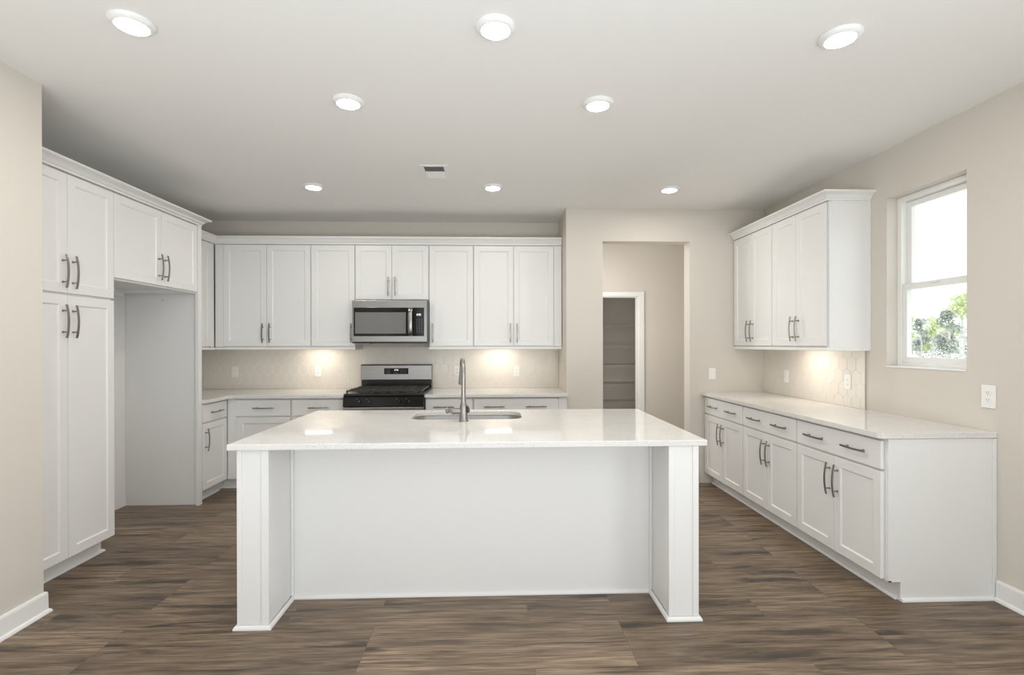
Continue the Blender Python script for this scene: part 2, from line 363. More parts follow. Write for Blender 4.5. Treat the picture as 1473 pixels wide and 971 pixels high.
# closet doorway with white casing
dr = empty('door_1', (CDX1, HY, 0), 0, 'white cased doorway to the dim closet in the hall', 'doorway', None, 'structure')
def rel(mb, o):
    c, s_ = math.cos(-o.rotation_euler.z), math.sin(-o.rotation_euler.z); q = []
    for x, y, z in mb.v:
        x -= o.location.x; y -= o.location.y; z -= o.location.z
        q.append((x * c - y * s_, x * s_ + y * c, z))
    mb.v = q; return mb
CS = 0.074
g = MB().box(CDX1 - .006, CDX1 + CS - .006, HY - .020, HY - .001, 0, CDZ + CS - .018).box(CDX0 - CS + .006, CDX0 + .006, HY - .020, HY - .001, 0, CDZ + CS - .018)
g.box(CDX0 + .006, CDX1 - .006, HY - .020, HY - .001, CDZ - .004, CDZ + CS - .018)
rel(g, dr).build('casing', M['trim'], dr, bevel=0.004)
g = MB().box(CDX1 - .018, CDX1 - .001, HY - .0005, HY + .1195, 0, CDZ).box(CDX0 + .001, CDX0 + .018, HY - .0005, HY + .1195, 0, CDZ).box(CDX0 + .019, CDX1 - .019, HY - .0005, HY + .1195, CDZ - .018, CDZ - .001)
g.box(CDX1 - .030, CDX1 - .019, HY + .04, HY + .075, 0, CDZ - .019)
rel(g, dr).build('jamb', M['trim'], dr, bevel=0.001)

# window in the right wall
wn = empty('window_1', (XR, (WY0 + WY1) / 2, WZ0), 0, 'white single-hung window on the right wall', 'window', None, 'structure')
x0, x1 = XR + .075, XR + .150
def frame_yz(mb, xa, xb, ya, yb, za, zb, t, tb=None, tt=None):
    tb = tb or t; tt = tt or t
    return mb.box(xa, xb, ya, ya + t, za, zb).box(xa, xb, yb - t, yb, za, zb).box(xa, xb, ya + t, yb - t, za, za + tb).box(xa, xb, ya + t, yb - t, zb - tt, zb)
fr = rel(frame_yz(MB(), x0, x1, WY0 + .001, WY1 - .001, WZ0 + .001, WZ1 - .001, .034), wn).build('window_frame', M['vinyl'], wn, bevel=.002)
ZM = 1.79
us = rel(frame_yz(MB(), x0 + .040, x0 + .068, WY0 + .037, WY1 - .037, ZM - .020, WZ1 - .037, .036, .034, .036), wn).build('upper_sash', M['vinyl'], wn, bevel=.002)
ls = rel(frame_yz(MB(), x0 + .008, x0 + .036, WY0 + .037, WY1 - .037, WZ0 + .037, ZM + .020, .036, .036, .040).box(x0 + .000, x0 + .0078, 3.09, 3.15, ZM + .004, ZM + .016), wn).build('lower_sash', M['vinyl'], wn, bevel=.002)
rel(MB().box(x0 + .052, x0 + .056, WY0 + .074, WY1 - .074, ZM + .015, WZ1 - .074), wn).build('pane', M['pane'], us)
rel(MB().box(x0 + .020, x0 + .024, WY0 + .074, WY1 - .074, WZ0 + .074, ZM - .021), wn).build('pane', M['pane'], ls)
rel(MB().box(XR - .006, x0 - .001, WY0 + .001, WY1 - .001, WZ0 + .0005, WZ0 + .012), wn).build('sill', M['trim'], wn, bevel=.002)

# ------------------------------------------------------------------ cabinets
def pull(parent, x, z, vertical, y=0.0, L=0.20):
    """arched bar pull: bowed flat bar on two posts, standing off the front at y"""
    mb = MB(); n = 14; hw = .0055; th = .0032; loops = []
    for i in range(n + 1):
        t = -1 + 2 * i / n; u = t * L / 2; d = .024 + .012 * (1 - t * t)
        if vertical: loops.append([(x - hw, y - d - th, z + u), (x + hw, y - d - th, z + u), (x + hw, y - d + th, z + u), (x - hw, y - d + th, z + u)])
        else: loops.append([(x + u, y - d - th, z - hw), (x + u, y - d - th, z + hw), (x + u, y - d + th, z + hw), (x + u, y - d + th, z - hw)])
    mb.ring(loops, True)
    for sgn in (-1, 1):
        u = sgn * .064; d = .024 + .012 * (1 - (u / (L / 2)) ** 2)
        p = (x, z + u) if vertical else (x + u, z)
        mb.tube([(p[0], y + .0002, p[1]), (p[0], y - .004, p[1]), (p[0], y - .005, p[1]), (p[0], y - d, p[1])], [.007, .007, .0045, .0045], 10)
    return mb.build('handle', M['nickel'], parent, smooth=True)
def shaker(parent, x0, x1, z0, z1, hd=None, f=0.056, name='door'):
    """flat-framed door: rails and stiles, small bevel, recessed panel (front at y=0)"""
    T = .020; s1 = .005; dp = .0075
    def rect(i, y): return [(x0 + i, y, z0 + i), (x1 - i, y, z0 + i), (x1 - i, y, z1 - i), (x0 + i, y, z1 - i)]
    e = .0015
    loops = [rect(0, T), rect(0, e), rect(e, 0), rect(f, 0), rect(f + s1, dp * .75), rect(f + s1 + .004, dp)]
    mb = MB().ring(loops); n = len(loops)
    mb.f.append((0, 1, 2, 3)); mb.f.append(tuple((n - 1) * 4 + k for k in range(4)))
    d = mb.build(name, M['cab'], parent)
    if hd: pull(d, hd[0], hd[1], True)
    return d
def slab_front(parent, x0, x1, z0, z1, hx):
    d = MB().box(x0, x1, 0, .020, z0, z1).build('drawer_front', M['cab'], parent, bevel=.002)
    for h in hx: pull(d, h, (z0 + z1) / 2 + .0, False)
    return d
G = 0.0008
def upper(loc, rz, width, z0, z1, doors, label, group, depth=.322, cat='cabinet', fillers=(), name='wall_cabinet', bottom_lip=True):
    """doors: (x0,x1,handle side 'l','r' or None); local x runs left to right as one faces it"""
    t = empty(name, (loc[0], loc[1], z0), rz, label, cat, group)
    h = z1 - z0
    mb = MB()
    mb.box(G, .018, .0215, depth, 0, h).box(width - .018, width - G, .0215, depth, 0, h)
    mb.box(.0182, width - .0182, .0215, depth, h - .018, h).box(.0182, width - .0182, .0415, depth, .012, .028)
    mb.box(.0182, width - .0182, depth - .008, depth, .0282, h - .0182)
    mb.box(.0182, width - .0182, .0215, .0413, 0, .030).box(.0182, width - .0182, .0215, .0413, .0302, h - .0182)
    mb.build('body', M['cab'], t)
    for a, b, hs in doors:
        hd = None
        if hs: hd = ((a + .034) if hs == 'l' else (b - .034), .012 + .047 + .10 - .012)
        shaker(t, a, b, .012, h - .008, hd)
    for a, b in fillers: MB().box(a, b, .004, .0205, .004, h - .004).build('filler', M['cab'], t, bevel=.001)
    return t
def base(loc, rz, width, depth, doors, drawers, label, group, fillers=(), end=None, toe=True, name='base_cabinet'):
    t = empty(name, (loc[0], loc[1], 0), rz, label, 'cabinet', group)
    MB().box(G, width - G, .0215, depth, .105, .882).build('body', M['cab'], t)
    MB().box(G, width - G, .090, depth, 0, .1045).build('toe_kick', M['cab'], t)
    MB().sweep([(G, .0895), (width - G, .0895)], [(0, .0002), (.016, .0002), (.016, .007), (.012, .014), (.004, .018), (0, .018)]).build('shoe_strip', M['cab'], t)
    for a, b, hs in doors:
        hd = None
        if hs: hd = ((a + .034) if hs == 'l' else (b - .034), .700 - .045 - .10)
        shaker(t, a, b, .114, .700, hd)
    for a, b, hx in drawers: slab_front(t, a, b, .713, .868, hx)
    for a, b in fillers: MB().box(a, b, .006, .0205, .107, .880).build('filler', M['cab'], t, bevel=.001)
    return t

ZU0, ZU1 = 1.372, 2.440
YU = 5.282; XUR = 2.422
gU = 'white shaker wall cabinets'
# back wall uppers (door plane y = YU)
def uback(xa, xb, z0, doors, label, fillers=()):
    return upper((xa, YU), 0, xb - xa, z0, ZU1, [(a - xa, b - xa, h) for a, b, h in doors], label, gU, fillers=[(a - xa, b - xa) for a, b in fillers])
uback(-2.8655, -1.888, ZU0, [(-2.779, -2.343, 'r'), (-2.339, -1.894, 'l')], 'white two-door wall cabinet in the back left corner', [(-2.864, -2.782)])
uback(-1.888, -1.436, ZU0, [(-1.884, -1.440, 'r')], 'white single-door wall cabinet touching the left side of the microwave')
uback(-1.436, -0.670, 1.856, [(-1.430, -1.056, 'r'), (-1.052, -0.676, 'l')], 'short white two-door wall cabinet directly above the microwave')
uback(-0.670, -0.205, ZU0, [(-0.664, -0.211, 'l')], 'white single-door wall cabinet touching the right side of the microwave')
uback(-0.205, 0.725, ZU0, [(-0.199, 0.215, 'r'), (0.219, 0.640, 'l')], 'white two-door wall cabinet next to the hall wall, right end of back run', [(0.643, 0.723)])
# side wall upper in the corner (faces +x)
upper((-2.866, 4.510), PI / 2, 0.766, ZU0, ZU1, [(.030, .70, 'l')], 'white wall cabinet on the left side wall, half hidden by the refrigerator panel', gU, fillers=[(.702, .762)])
# right wall uppers (face -x): local x runs towards the camera
for ya, yb, sp, lab in ((4.976, 4.291, 4.641, 'white two-door wall cabinet on the right wall, farther of that pair'), (4.291, 3.588, 3.943, 'white two-door wall cabinet on the right wall, nearer the window')):
    upper((XUR, ya), -PI / 2, ya - yb, ZU0, ZU1, [(.004, ya - sp - .002, 'r'), (ya - sp + .002, ya - yb - .004, 'l')], lab, gU)
tag(MB().box(XUR + .021, XR - .001, 3.569, 3.587, ZU0 - .012, ZU1).box(XR - .022, XR - .001, 3.560, 3.5688, ZU0 - .012, ZU1).box(XUR + .0325, XR - .0225, 3.5655, 3.5688, ZU1 - .016, ZU1).box(XUR + .021, XUR + .032, 3.567, 3.5688, ZU0 - .012, ZU1).build('end_panel', M['cab'], bevel=.001), 'white side panel closing the right wall cabinets at the window end', 'panel', 'cabinet end panels')

# crown mouldings and light rails
def crown(path, z, h, out=.062):
    k = h / .076
    pr = [(-.012, z), (.004, z), (.004, z + .014 * k), (.010, z + .018 * k), (.016, z + .030 * k), (.028, z + .046 * k), (.044, z + .056 * k), (out - .004, z + .060 * k), (out - .004, z + .064 * k), (out, z + .066 * k), (out, z + h), (-.012, z + h)]
    return MB().sweep(path, pr)
gC = 'crown mouldings on the cabinets'
tag(crown([(-2.866, 4.512), (-2.866, YU + .0), (0.724, YU)], 2.4405, .076, .040).build('crown_moulding', M['cab'], smooth=True), 'white crown moulding along the top of the back wall cabinets', 'crown moulding', gC, 'thing')
tag(crown([(XUR, 4.975), (XUR, 3.565), (XR - .001, 3.565)], 2.4405, .062, .060).build('crown_moulding', M['cab'], smooth=True), 'white crown moulding around the right wall cabinets', 'crown moulding', gC, 'thing')
tag(crown([(-2.559, 2.735), (-2.559, 4.506), (-2.80, 4.506)], 2.4405, .062, .060).build('crown_moulding', M['cab'], smooth=True), 'white crown moulding above the tall pantry and refrigerator opening', 'crown moulding', gC, 'thing')
RAIL = [(-.0405, -.024), (.001, -.024), (.003, -.020), (.003, -.012), (-.002, -.0004), (-.0405, -.0004)]
def rail(path): return MB().sweep(path, [(o, ZU0 + z) for o, z in RAIL])
gR = 'light rails under the wall cabinets'
tag(rail([(-2.866, 4.512), (-2.866, YU), (-1.437, YU), (-1.437, YW - .02)]).build('light_rail', M['cab']), 'white light rail under the wall cabinets left of the microwave', 'light rail', gR)
tag(rail([(-0.669, YW - .02), (-0.669, YU), (0.724, YU)]).build('light_rail', M['cab']), 'white light rail under the wall cabinets right of the microwave', 'light rail', gR)
tag(rail([(XUR, 4.975), (XUR, 3.566), (XR - .001, 3.566)]).build('light_rail', M['cab']), 'white light rail under the right wall cabinets', 'light rail', gR)

# pantry (faces +x): local x = Y - 2.745
XT = -2.564; TD = abs(XLW - XT) - .002
def tall_pantry():
    t = empty('pantry_cabinet', (XT, 2.735, 0), PI / 2, 'tall white four-door pantry cabinet at the left wall', 'cabinet')
    Wd = .758
    MB().box(G, Wd - G, .0215, TD, .105, 2.440).build('body', M['cab'], t, bevel=.0008)
    MB().box(G, Wd - .003, .090, TD, 0, .1045).build('toe_kick', M['cab'], t)
    MB().sweep([(G, .0895), (Wd - .002, .0895), (Wd - .002, .50)], [(0, .0002), (.016, .0002), (.016, .007), (.012, .014), (.004, .018), (0, .018)]).build('shoe_strip', M['cab'], t)
    m = 3.122 - 2.735
    for a, b, hs in ((.010, m - .002, 'r'), (m + .002, Wd - .001, 'l')):
        hx = (b - .034) if hs == 'r' else (a + .034)
        shaker(t, a, b, .114, 1.700, (hx, 1.700 - .058 - .10))
        shaker(t, a, b, 1.714, 2.432, (hx, 1.714 + .028 + .10))
tall_pantry()
def fridge_cab():
    t = empty('refrigerator_cabinet', (XT, 3.494, 1.845), PI / 2, 'white two-door cabinet bridging the empty refrigerator opening', 'cabinet')
    Wd = .962; h = 2.440 - 1.845
    MB().box(G, .018, .0215, TD, 0, h).box(Wd - .018, Wd - G, .0215, TD, 0, h).box(.0182, Wd - .0182, .0215, TD, h - .018, h).box(.0182, Wd - .0182, .0415, TD, .03, .046).box(.0182, Wd - .0182, .0215, .0413, 0, h - .0182).build('body', M['cab'], t)
    MB().box(.0185, Wd - .0185, TD - .02, TD - .001, -.03, .0298).build('hanging_rail', M['cab'], t)
    m = 3.985 - 3.494
    shaker(t, .003, m - .002, .014, h - .008, (m - .036, .014 + .047 + .10 - .01))
    shaker(t, m + .002, Wd - .004, .014, h - .008, (m + .036, .014 + .047 + .10 - .01))
fridge_cab()
fp = empty('end_panel', (XT, 4.480, 0), 0, 'tall white panel on the right side of the refrigerator opening', 'panel', 'cabinet end panels')
MB().box(XLW + .002 - XT, -.022, .006, .0255, .0005, 2.440).build('side_panel', M['panel'], fp)
tag(MB().box(-.0215, .006, -.022, .0255, .0005, 2.440).build('stile', M['cab'], fp, bevel=.001), 'white painted front stile')
MB().box(-.32, -.313, .0045, .0055, 1.785, 1.792).build('screw_hole', M['slot'], fp)

# base cabinets
gB = 'white shaker base cabinets'
YB = 4.915
def bback(xa, xb, doors, drawers, label, fillers=()):
    return base((xa, YB), 0, xb - xa, YW - YB - .002, [(a - xa, b - xa, h) for a, b, h in doors], [(a - xa, b - xa, [h - xa for h in hs]) for a, b, hs in drawers], label, gB, [(a - xa, b - xa) for a, b in fillers])
cn = bback(-3.197, -1.950, [(-2.466, -1.958, 'r')], [(-2.466, -1.958, [-2.204])], 'white base cabinet on the back wall, in the left corner', [(-2.5515, -2.469)])
MB().box(3.197 - 2.661, 3.197 - 2.643, .0008, .0885, 0, .1045).build('toe_return', M['cab'], cn)
bback(-1.950, -1.437, [(-1.940, -1.444, 'r')], [(-1.940, -1.444, [-1.68])], 'white base cabinet just left of the range')
bback(-0.664, -0.194, [(-0.656, -0.201, 'l')], [(-0.656, -0.201, [-0.482])], 'narrow white base cabinet just right of the range')
bback(-0.194, 0.726, [(-0.186, 0.224, 'r'), (0.228, 0.640, 'l')], [(-0.186, 0.640, [0.010, 0.421])], 'wide white base cabinet on the back wall, next to the hall wall', [(0.643, 0.724)])
XSB = -2.553
sb = base((XSB, 4.512), PI / 2, .466 - .063, abs(XLW - XSB) - .002, [(.004, .396, 'l')], [(.004, .396, [.20])], 'white base cabinet on the left side wall, beside the refrigerator panel', gB)
XB = 2.119
RY = [4.974, 4.200, 3.442, 2.672]
for i, lab in enumerate(('white base cabinet on the right wall, farthest under the wall cabinets', 'white base cabinet on the right wall, middle of the three', 'white base cabinet on the right wall, nearest and below the window')):
    ya, yb = RY[i], RY[i + 1]; wd = ya - yb
    base((XB, ya), -PI / 2, wd, XR - XB - .002, [(.006, wd / 2 - .002, 'r'), (wd / 2 + .002, wd - .006, 'l')], [(.006, wd - .006, [wd * .275, wd * .745])], lab, gB)
pn = empty('end_panel', (XB, 2.671, 0), 0, 'large white end panel closing the right base cabinets, facing the room', 'panel', 'cabinet end panels')
vs = [(.0215, .105), (.0215, .882), (XR - XB - .001, .882), (XR - XB - .001, .0005), (.0905, .0005), (.0905, .105)]
mb = MB(); mb.ring([[(x, -.001, z) for x, z in vs], [(x, -.018, z) for x, z in vs]], True); mb.build('side_panel', M['cab'], pn, bevel=.001)
MB().box(.0215, .040, -.0205, -.0182, .105, .882).box(.0215, .0905, -.0205, -.0182, .105, .112).build('edge_strip', M['cab'], pn)
MB().box(XR - XB - .020, XR - XB - .001, -.026, -.0182, .018, .882).build('scribe_strip', M['cab'], pn, bevel=.002)
MB().sweep([(.0905, -.0182), (XR - XB - .001, -.0182)], [(0, .0004), (.016, .0004), (.016, .007), (.012, .014), (.004, .018), (0, .018)]).build('shoe_strip', M['cab'], pn)

# ------------------------------------------------------------------ worktops
def slab_poly(pts, z0, z1, name, label, hole=None, bevel=.003):
    bm = bmesh.new()
    def loop(ps, z): return [bm.verts.new((x, y, z)) for x, y in ps]
    for z in (z0, z1):
        pass
    T = loop(pts, z1); B = loop(pts, z0); n = len(pts)
    te = [bm.edges.new((T[i], T[(i + 1) % n])) for i in range(n)]; be = [bm.edges.new((B[i], B[(i + 1) % n])) for i in range(n)]
    for i in range(n): bm.faces.new((B[i], B[(i + 1) % n], T[(i + 1) % n], T[i]))
    if hole:
        h1 = loop(hole, z1); h0 = loop(hole, z0); k = len(hole)
        te += [bm.edges.new((h1[i], h1[(i + 1) % k])) for i in range(k)]; be += [bm.edges.new((h0[i], h0[(i + 1) % k])) for i in range(k)]
        for i in range(k): bm.faces.new((h0[(i + 1) % k], h0[i], h1[i], h1[(i + 1) % k]))
    bmesh.ops.triangle_fill(bm, use_beauty=True, use_dissolve=False, edges=te)
    bmesh.ops.triangle_fill(bm, use_beauty=True, use_dissolve=False, edges=be)
    bmesh.ops.recalc_face_normals(bm, faces=bm.faces)
    me = bpy.data.meshes.new(name); bm.to_mesh(me); bm.free(); me.materials.append(M['quartz'])
    o = bpy.data.objects.new(name, me); COL.objects.link(o)
    if bevel:
        b = o.modifiers.new('edge', 'BEVEL'); b.width = bevel; b.segments = 2; b.limit_method = 'ANGLE'; b.angle_limit = math.radians(50)
    return tag(o, label, 'worktop', 'white quartz worktops')
def rrect(x0, x1, y0, y1, r, n=8):
    out = []
    for cx, cy, a0 in ((x1 - r, y1 - r, 0), (x0 + r, y1 - r, PI / 2), (x0 + r, y0 + r, PI), (x1 - r, y0 + r, 1.5 * PI)):
        for i in range(n + 1):
            a = a0 + PI / 2 * i / n; out.append((cx + r * math.cos(a), cy + r * math.sin(a)))
    return out
def fillet(c, r, a0, n=6): return [(c[0] + r * math.cos(a0 + PI / 2 * i / n), c[1] + r * math.sin(a0 + PI / 2 * i / n)) for i in range(n + 1)]
ZC0, ZC1 = .8845, .914
YC = 4.885; XC = -2.512
slab_poly([(XLW + .001, YW - .001), (XLW + .001, 4.507), (XC, 4.507), (XC, YC), (-1.4365, YC), (-1.4365, YW - .001)], ZC0, ZC1, 'worktop', 'white quartz corner worktop left of the range')
slab_poly([(-0.6645, YW - .001), (-0.6645, YC), (0.728, YC), (0.728, YW - .001)], ZC0, ZC1, 'worktop', 'white quartz worktop right of the range')
XCR = 2.094
slab_poly([(XR - .001, YP - .001), (XCR, YP - .001)] + [(XCR + .035 - .035 * math.cos(a), 2.645 + .035 - .035 * math.sin(a)) for a in [PI / 2 * i / 6 for i in range(7)]] + [(XR - .001, 2.645)], ZC0, ZC1, 'worktop', 'long white quartz worktop along the right wall below the window')
SX0, SX1, SY0, SY1 = -.545, .190, 3.262, 3.655
hole = rrect(SX0, SX1, SY0, SY1, .095)
slab_poly([(-1.297, 2.487), (1.082, 2.505), (1.082, 3.742), (-1.297, 3.752)], ZC0, ZC1, 'island_worktop', 'large white quartz island worktop with the sink cutout', hole)
# undermount sink
sk = empty('sink', ((SX0 + SX1) / 2, (SY0 + SY1) / 2, .70), 0, 'stainless undermount sink set into the island', 'sink')
mb = MB(); lp = []
for ins, z, r in ((-.022, .8838, .11), (.000, .8838, .095), (.004, .878, .092), (.010, .74, .09), (.022, .712, .085), (.050, .703, .07), (.16, .699, .03)):
    lp.append([(x, y, z) for x, y in rrect(SX0 + ins, SX1 - ins, SY0 + ins, SY1 - ins, max(r, .02))])
mb.ring(lp); k = len(lp[0]); mb.f.append(tuple((len(lp) - 1) * k + i for i in range(k)))
rel(mb, sk).build('basin', M['steel'], sk, smooth='all')
rel(MB().lathe([(.0, .7005), (.028, .7005), (.030, .7025), (.042, .7025), (.045, .6998)], ((SX0 + SX1) / 2, (SY0 + SY1) / 2, 0)), sk).build('drain', M['nickel'], sk, smooth=True)

# ------------------------------------------------------------------ island
isl = empty('kitchen_island', (-.108, 3.1, 0), 0, 'white panelled kitchen island with two end posts', 'island')
IX0, IX1, IY0, IYP, IY1 = -1.260, 1.040, 2.517, 2.808, 3.715
def post(xa, xb, outer):
    o = rel(MB().box(xa, xb, IY0, IY1, .0004, .884), isl).build('end_wall', M['cab'], isl, bevel=.001)
    t = .006
    for c0, c1 in ((xa - .0005, xa + .022), (xb - .030, xb + .0005)):
        rel(MB().box(c0, c1, IY0 - t, IY0 - .0002, .020, .8835), isl).build('corner_strip', M['cab'], o, bevel=.0015)
    sd = xb if xb < 0 else xa; sg = 1 if xb < 0 else -1
    a, b = sorted((sd + sg * .0004, sd + sg * t))
    rel(MB().box(a, b, IY0 - t, IY0 + .022, .020, .8835), isl).build('corner_strip', M['cab'], o, bevel=.0015)
    a, b = sorted((sd + sg * .0004, sd + sg * .016))
    rel(MB().box(a, b, IYP - .016, IYP - .0005, .020, .8835), isl).build('corner_strip', M['cab'], o, bevel=.003)
post(IX0, -1.112, 'l'); post(.893, IX1, 'r')
rel(MB().box(-1.1115, .8925, IYP, IYP + .018, .0004, .884), isl).build('back_panel', M['cab'], isl)
mb = MB().box(-1.1115, .8925, IYP + .0185, IY1 - .09, .0004, .884)
mb.v = [(x, y, (.70 if False else z)) for x, y, z in mb.v]
# carcass is open around the sink
cb = MB().box(-1.1115, -.70, IYP + .0185, IY1, .0004, .884).box(.34, .8925, IYP + .0185, IY1, .0004, .884).box(-.6995, .3395, IYP + .0185, IY1, .0004, .66).box(-.6995, .3395, IYP + .0185, 3.12, .6605, .884)
rel(cb, isl).build('carcass', M['cab'], isl)
SH = [(0, .0004), (.014, .0004), (.014, .008), (.010, .016), (.003, .020), (0, .020)]
p1 = [(IX0 - .001, IY1), (IX0 - .001, IY0 - .0062), (-1.1055, IY0 - .0062), (-1.1055, IYP - .0005), (.8865, IYP - .0005), (.8865, IY0 - .0062), (IX1 + .001, IY0 - .0062), (IX1 + .001, IY1)]
sh = MB().sweep([(x, y) for x, y in p1], SH)
rel(sh, isl).build('shoe_strip', M['cab'], isl)

# faucet
FX, FY = -.188, 3.185
fc = empty('faucet', (FX, FY, .914), 0, 'brushed nickel gooseneck faucet on the island', 'faucet')
MB().lathe([(.0, .0003), (.031, .0003), (.031, .005), (.027, .010), (.0255, .020), (.0245, .080), (.022, .100), (.017, .116), (.0155, .124), (.0155, .135), (.0, .135)]).build('body', M['nickel'], fc, smooth=True)
MB().lathe([(.0, .1352), (.0175, .1352), (.0185, .139), (.0185, .145), (.0165, .149), (.0, .149)]).build('collar', M['nickel'], fc, smooth=True)
R = .085; top = .397 - .0125 - R
pts = [(0, 0, .1492), (0, 0, .20), (0, 0, top)]
for i in range(1, 15):
    a = PI * i / 14 * .94
    q = R - R * math.cos(a); pts.append((-.13 * q, .99 * q, top + R * math.sin(a)))
MB().tube(pts, .0135, 18).build('spout', M['nickel'], fc, smooth=True)
e = Vector(pts[-1]); dv = (Vector(pts[-1]) - Vector(pts[-2])).normalized()
MB().tube([e + dv * .0005, e + dv * .012, e + dv * .03, e + dv * .075, e + dv * .098, e + dv * .1], [.0135, .0155, .016, .018, .020, .018], 16).build('spray_head', M['nickel'], fc, smooth=True)
hv = MB().lathe([(.0, -.018), (.0195, -.018), (.0195, -.056), (.0225, -.057), (.0225, -.067), (.018, -.069), (.0145, -.080), (.008, -.084), (.007, -.090), (.013, -.094), (.016, -.101), (.013, -.109), (.006, -.113), (.0, -.1135)], (0, 0, .064), axis='x')
hv.build('valve', M['nickel'], fc, smooth=True)
MB().tube([(-.101, 0, .078), (-.101, -.0, .092)], [.0045, .0035], 10).build('lever', M['nickel'], fc, smooth=True)
tag(MB().tube([(.0225, -.006, .098), (.030, -.010, .084), (.032, -.012, .066), (.029, -.012, .054)], [.005, .008, .009, .005], 10).build('release_button', M['iron'], fc, smooth=True), 'dark button on the side')

# ------------------------------------------------------------------ range
RX0, RX1 = -1.4335, -.6675
RC = (RX0 + RX1) / 2
rg = empty('gas_range', (RC, 4.86, 0), 0, 'stainless and black gas range between the back base cabinets', 'range')
Wh = (RX1 - RX0) / 2 - .001
RB = YW - 4.86 - .052
MB().box(-Wh, Wh, .012, RB, .10, .905).build('body', M['black'], rg, bevel=.002)
MB().box(-Wh + .03, Wh - .03, .06, RB - .02, .0005, .0995).build('plinth', M['black'], rg)
door = MB().box(-Wh, Wh, -.030, .0115, .225, .800).build('oven_door', M['steel'], rg, bevel=.004)
MB().box(-.27, .27, -.0315, -.0302, .36, .66).build('window', M['glassblack'], door, bevel=.001)
hb = MB().tube([(-.34, -.075, .765), (.34, -.075, .765)], .0125, 14)
for sx in (-.315, .315): hb.tube([(sx, -.0302, .765), (sx, -.070, .765)], .010, 10)
hb.build('handle', M['steel'], door, smooth=True)
MB().box(-Wh, Wh, -.028, .0115, .110, .218).build('storage_drawer', M['steel'], rg, bevel=.004)
cp = MB(); pr = [(-.022, .806), (-.026, .812), (-.012, .896), (.0115, .902), (.0115, .806)]
cp.ring([[(-Wh, y, z) for y, z in pr], [(Wh, y, z) for y, z in pr]], True); cp.build('control_panel', M['glassblack'], rg, bevel=.0015)
for kx in (-.222, -.130, .155, .247):
    kb = MB().lathe([(.0, .012), (.021, .012), (.0205, .016), (.0185, .034), (.017, .037), (.0, .037)], (kx + .0, .006 - .0, .851), axis='-y', n=24)
    kb.box(kx - .0035, kx + .0035, -.038, -.0312, .833, .869)
    ko = kb.build('knob', M['black'], rg, smooth=True)
    MB().box(kx - .0012, kx + .0012, -.0384, -.0381, .852, .868).build('pointer', M['steel'], ko)
    MB().box(kx - .030, kx - .024, -.0205, -.0190, .876, .881).build('mark', M['digitdim'], ko)
MB().box(-Wh, Wh, .000, RB - .055, .9055, .926).build('cooktop', M['black'], rg, bevel=.004)
gm = MB()
for gx0, gx1 in ((-.365, -.125), (-.12, .12), (.125, .365)):
    zt, zb = .957, .944
    for y in (.035, .300, .560): gm.box(gx0, gx1, y - .006, y + .006, zb, zt)
    for x in (gx0 + .006, (gx0 + gx1) / 2, gx1 - .006): gm.box(x - .0055, x + .0055, .029, .566, zb + .001, zt - .001)
    for y in (.165, .430):
        for x in (gx0 + .06, gx1 - .06): gm.box(x - .05, x + .05, y - .005, y + .005, zb, zt - .0005)
    for x in (gx0 + .007, gx1 - .007):
        for y in (.036, .559): gm.box(x - .007, x + .007, y - .007, y + .007, .9262, zb + .001)
gm.build('grates', M['iron'], rg, bevel=.0015)
for bx, by, br in ((-.245, .165, .042), (-.245, .430, .034), (0, .30, .046), (.245, .165, .046), (.245, .430, .032)):
    bo = MB().lathe([(.0, .9265), (br + .012, .9265), (br + .008, .932), (br, .934), (br, .939), (br - .004, .942), (.0, .942)], (bx, by, 0)).build('burner', M['iron'], rg, smooth=True)
mb = MB(); pr = [(RB - .054, .927), (RB - .060, 1.012), (RB - .030, 1.02), (RB + .035, 1.02), (RB + .035, .60), (RB + .002, .60), (RB + .002, .927)]
mb = MB().box(-Wh + .004, Wh - .004, RB - .050, RB + .034, .9265, 1.014); mb.build('backguard', M['black'], rg, bevel=.002)
cs = MB(); pr = [(RB - .062, 1.0145), (RB - .066, 1.018), (RB - .058, 1.172), (RB + .034, 1.172), (RB + .034, 1.0145)]
cs.ring([[(-Wh + .002, y, z) for y, z in pr], [(Wh - .002, y, z) for y, z in pr]], True); cs = cs.build('console', M['steel'], rg, bevel=.002)
MB().box(-Wh + .001, Wh - .001, RB - .060, RB + .035, 1.1724, 1.182).build('top_cap', M['black'], rg, bevel=.002)
dp = MB().box(-.130, .130, RB - .0672, RB - .0592, 1.078, 1.142).build('display', M['glassblack'], cs)
MB().box(-.028, .030, RB - .0677, RB - .0673, 1.110, 1.136).build('lit_area', M['display'], dp)
def seven(mb, s, x, z, w, h, y, t=.0018):
    SEG = {'0': 'abcdef', '1': 'bc', '2': 'abged', '3': 'abgcd', '4': 'fgbc', '5': 'afgcd', '6': 'afgedc', '7': 'abc', '8': 'abcdefg', '9': 'abcdfg'}
    for ch in s:
        if ch == ':':
            for q in (.3, .7): mb.box(x - t / 2, x + t / 2, y - .0004, y, z + h * q - t / 2, z + h * q + t / 2)
            x += w * .5; continue
        for g in SEG[ch]:
            if g in 'agd':
                zz = z + {'a': h, 'g': h / 2, 'd': 0}[g]; mb.box(x, x + w, y - .0004, y, zz - t / 2, zz + t / 2)
            else:
                xx = x if g in 'ef' else x + w; z0 = z if g in 'ec' else z + h / 2; mb.box(xx - t / 2, xx + t / 2, y - .0004, y, z0, z0 + h / 2)
        x += w * 1.5
    return mb
seven(MB(), '2:00', -.018, 1.116, .009, .014, RB - .0678, .0022).build('clock_digits', M['digit'], dp)
kl = MB()
for x in (-.112, -.092, -.085, -.072, .048, .062, .077, .092, .107):
    for z in (1.088, 1.104, 1.122): kl.box(x - .004, x + .004, RB - .0676, RB - .0673, z, z + .0035)
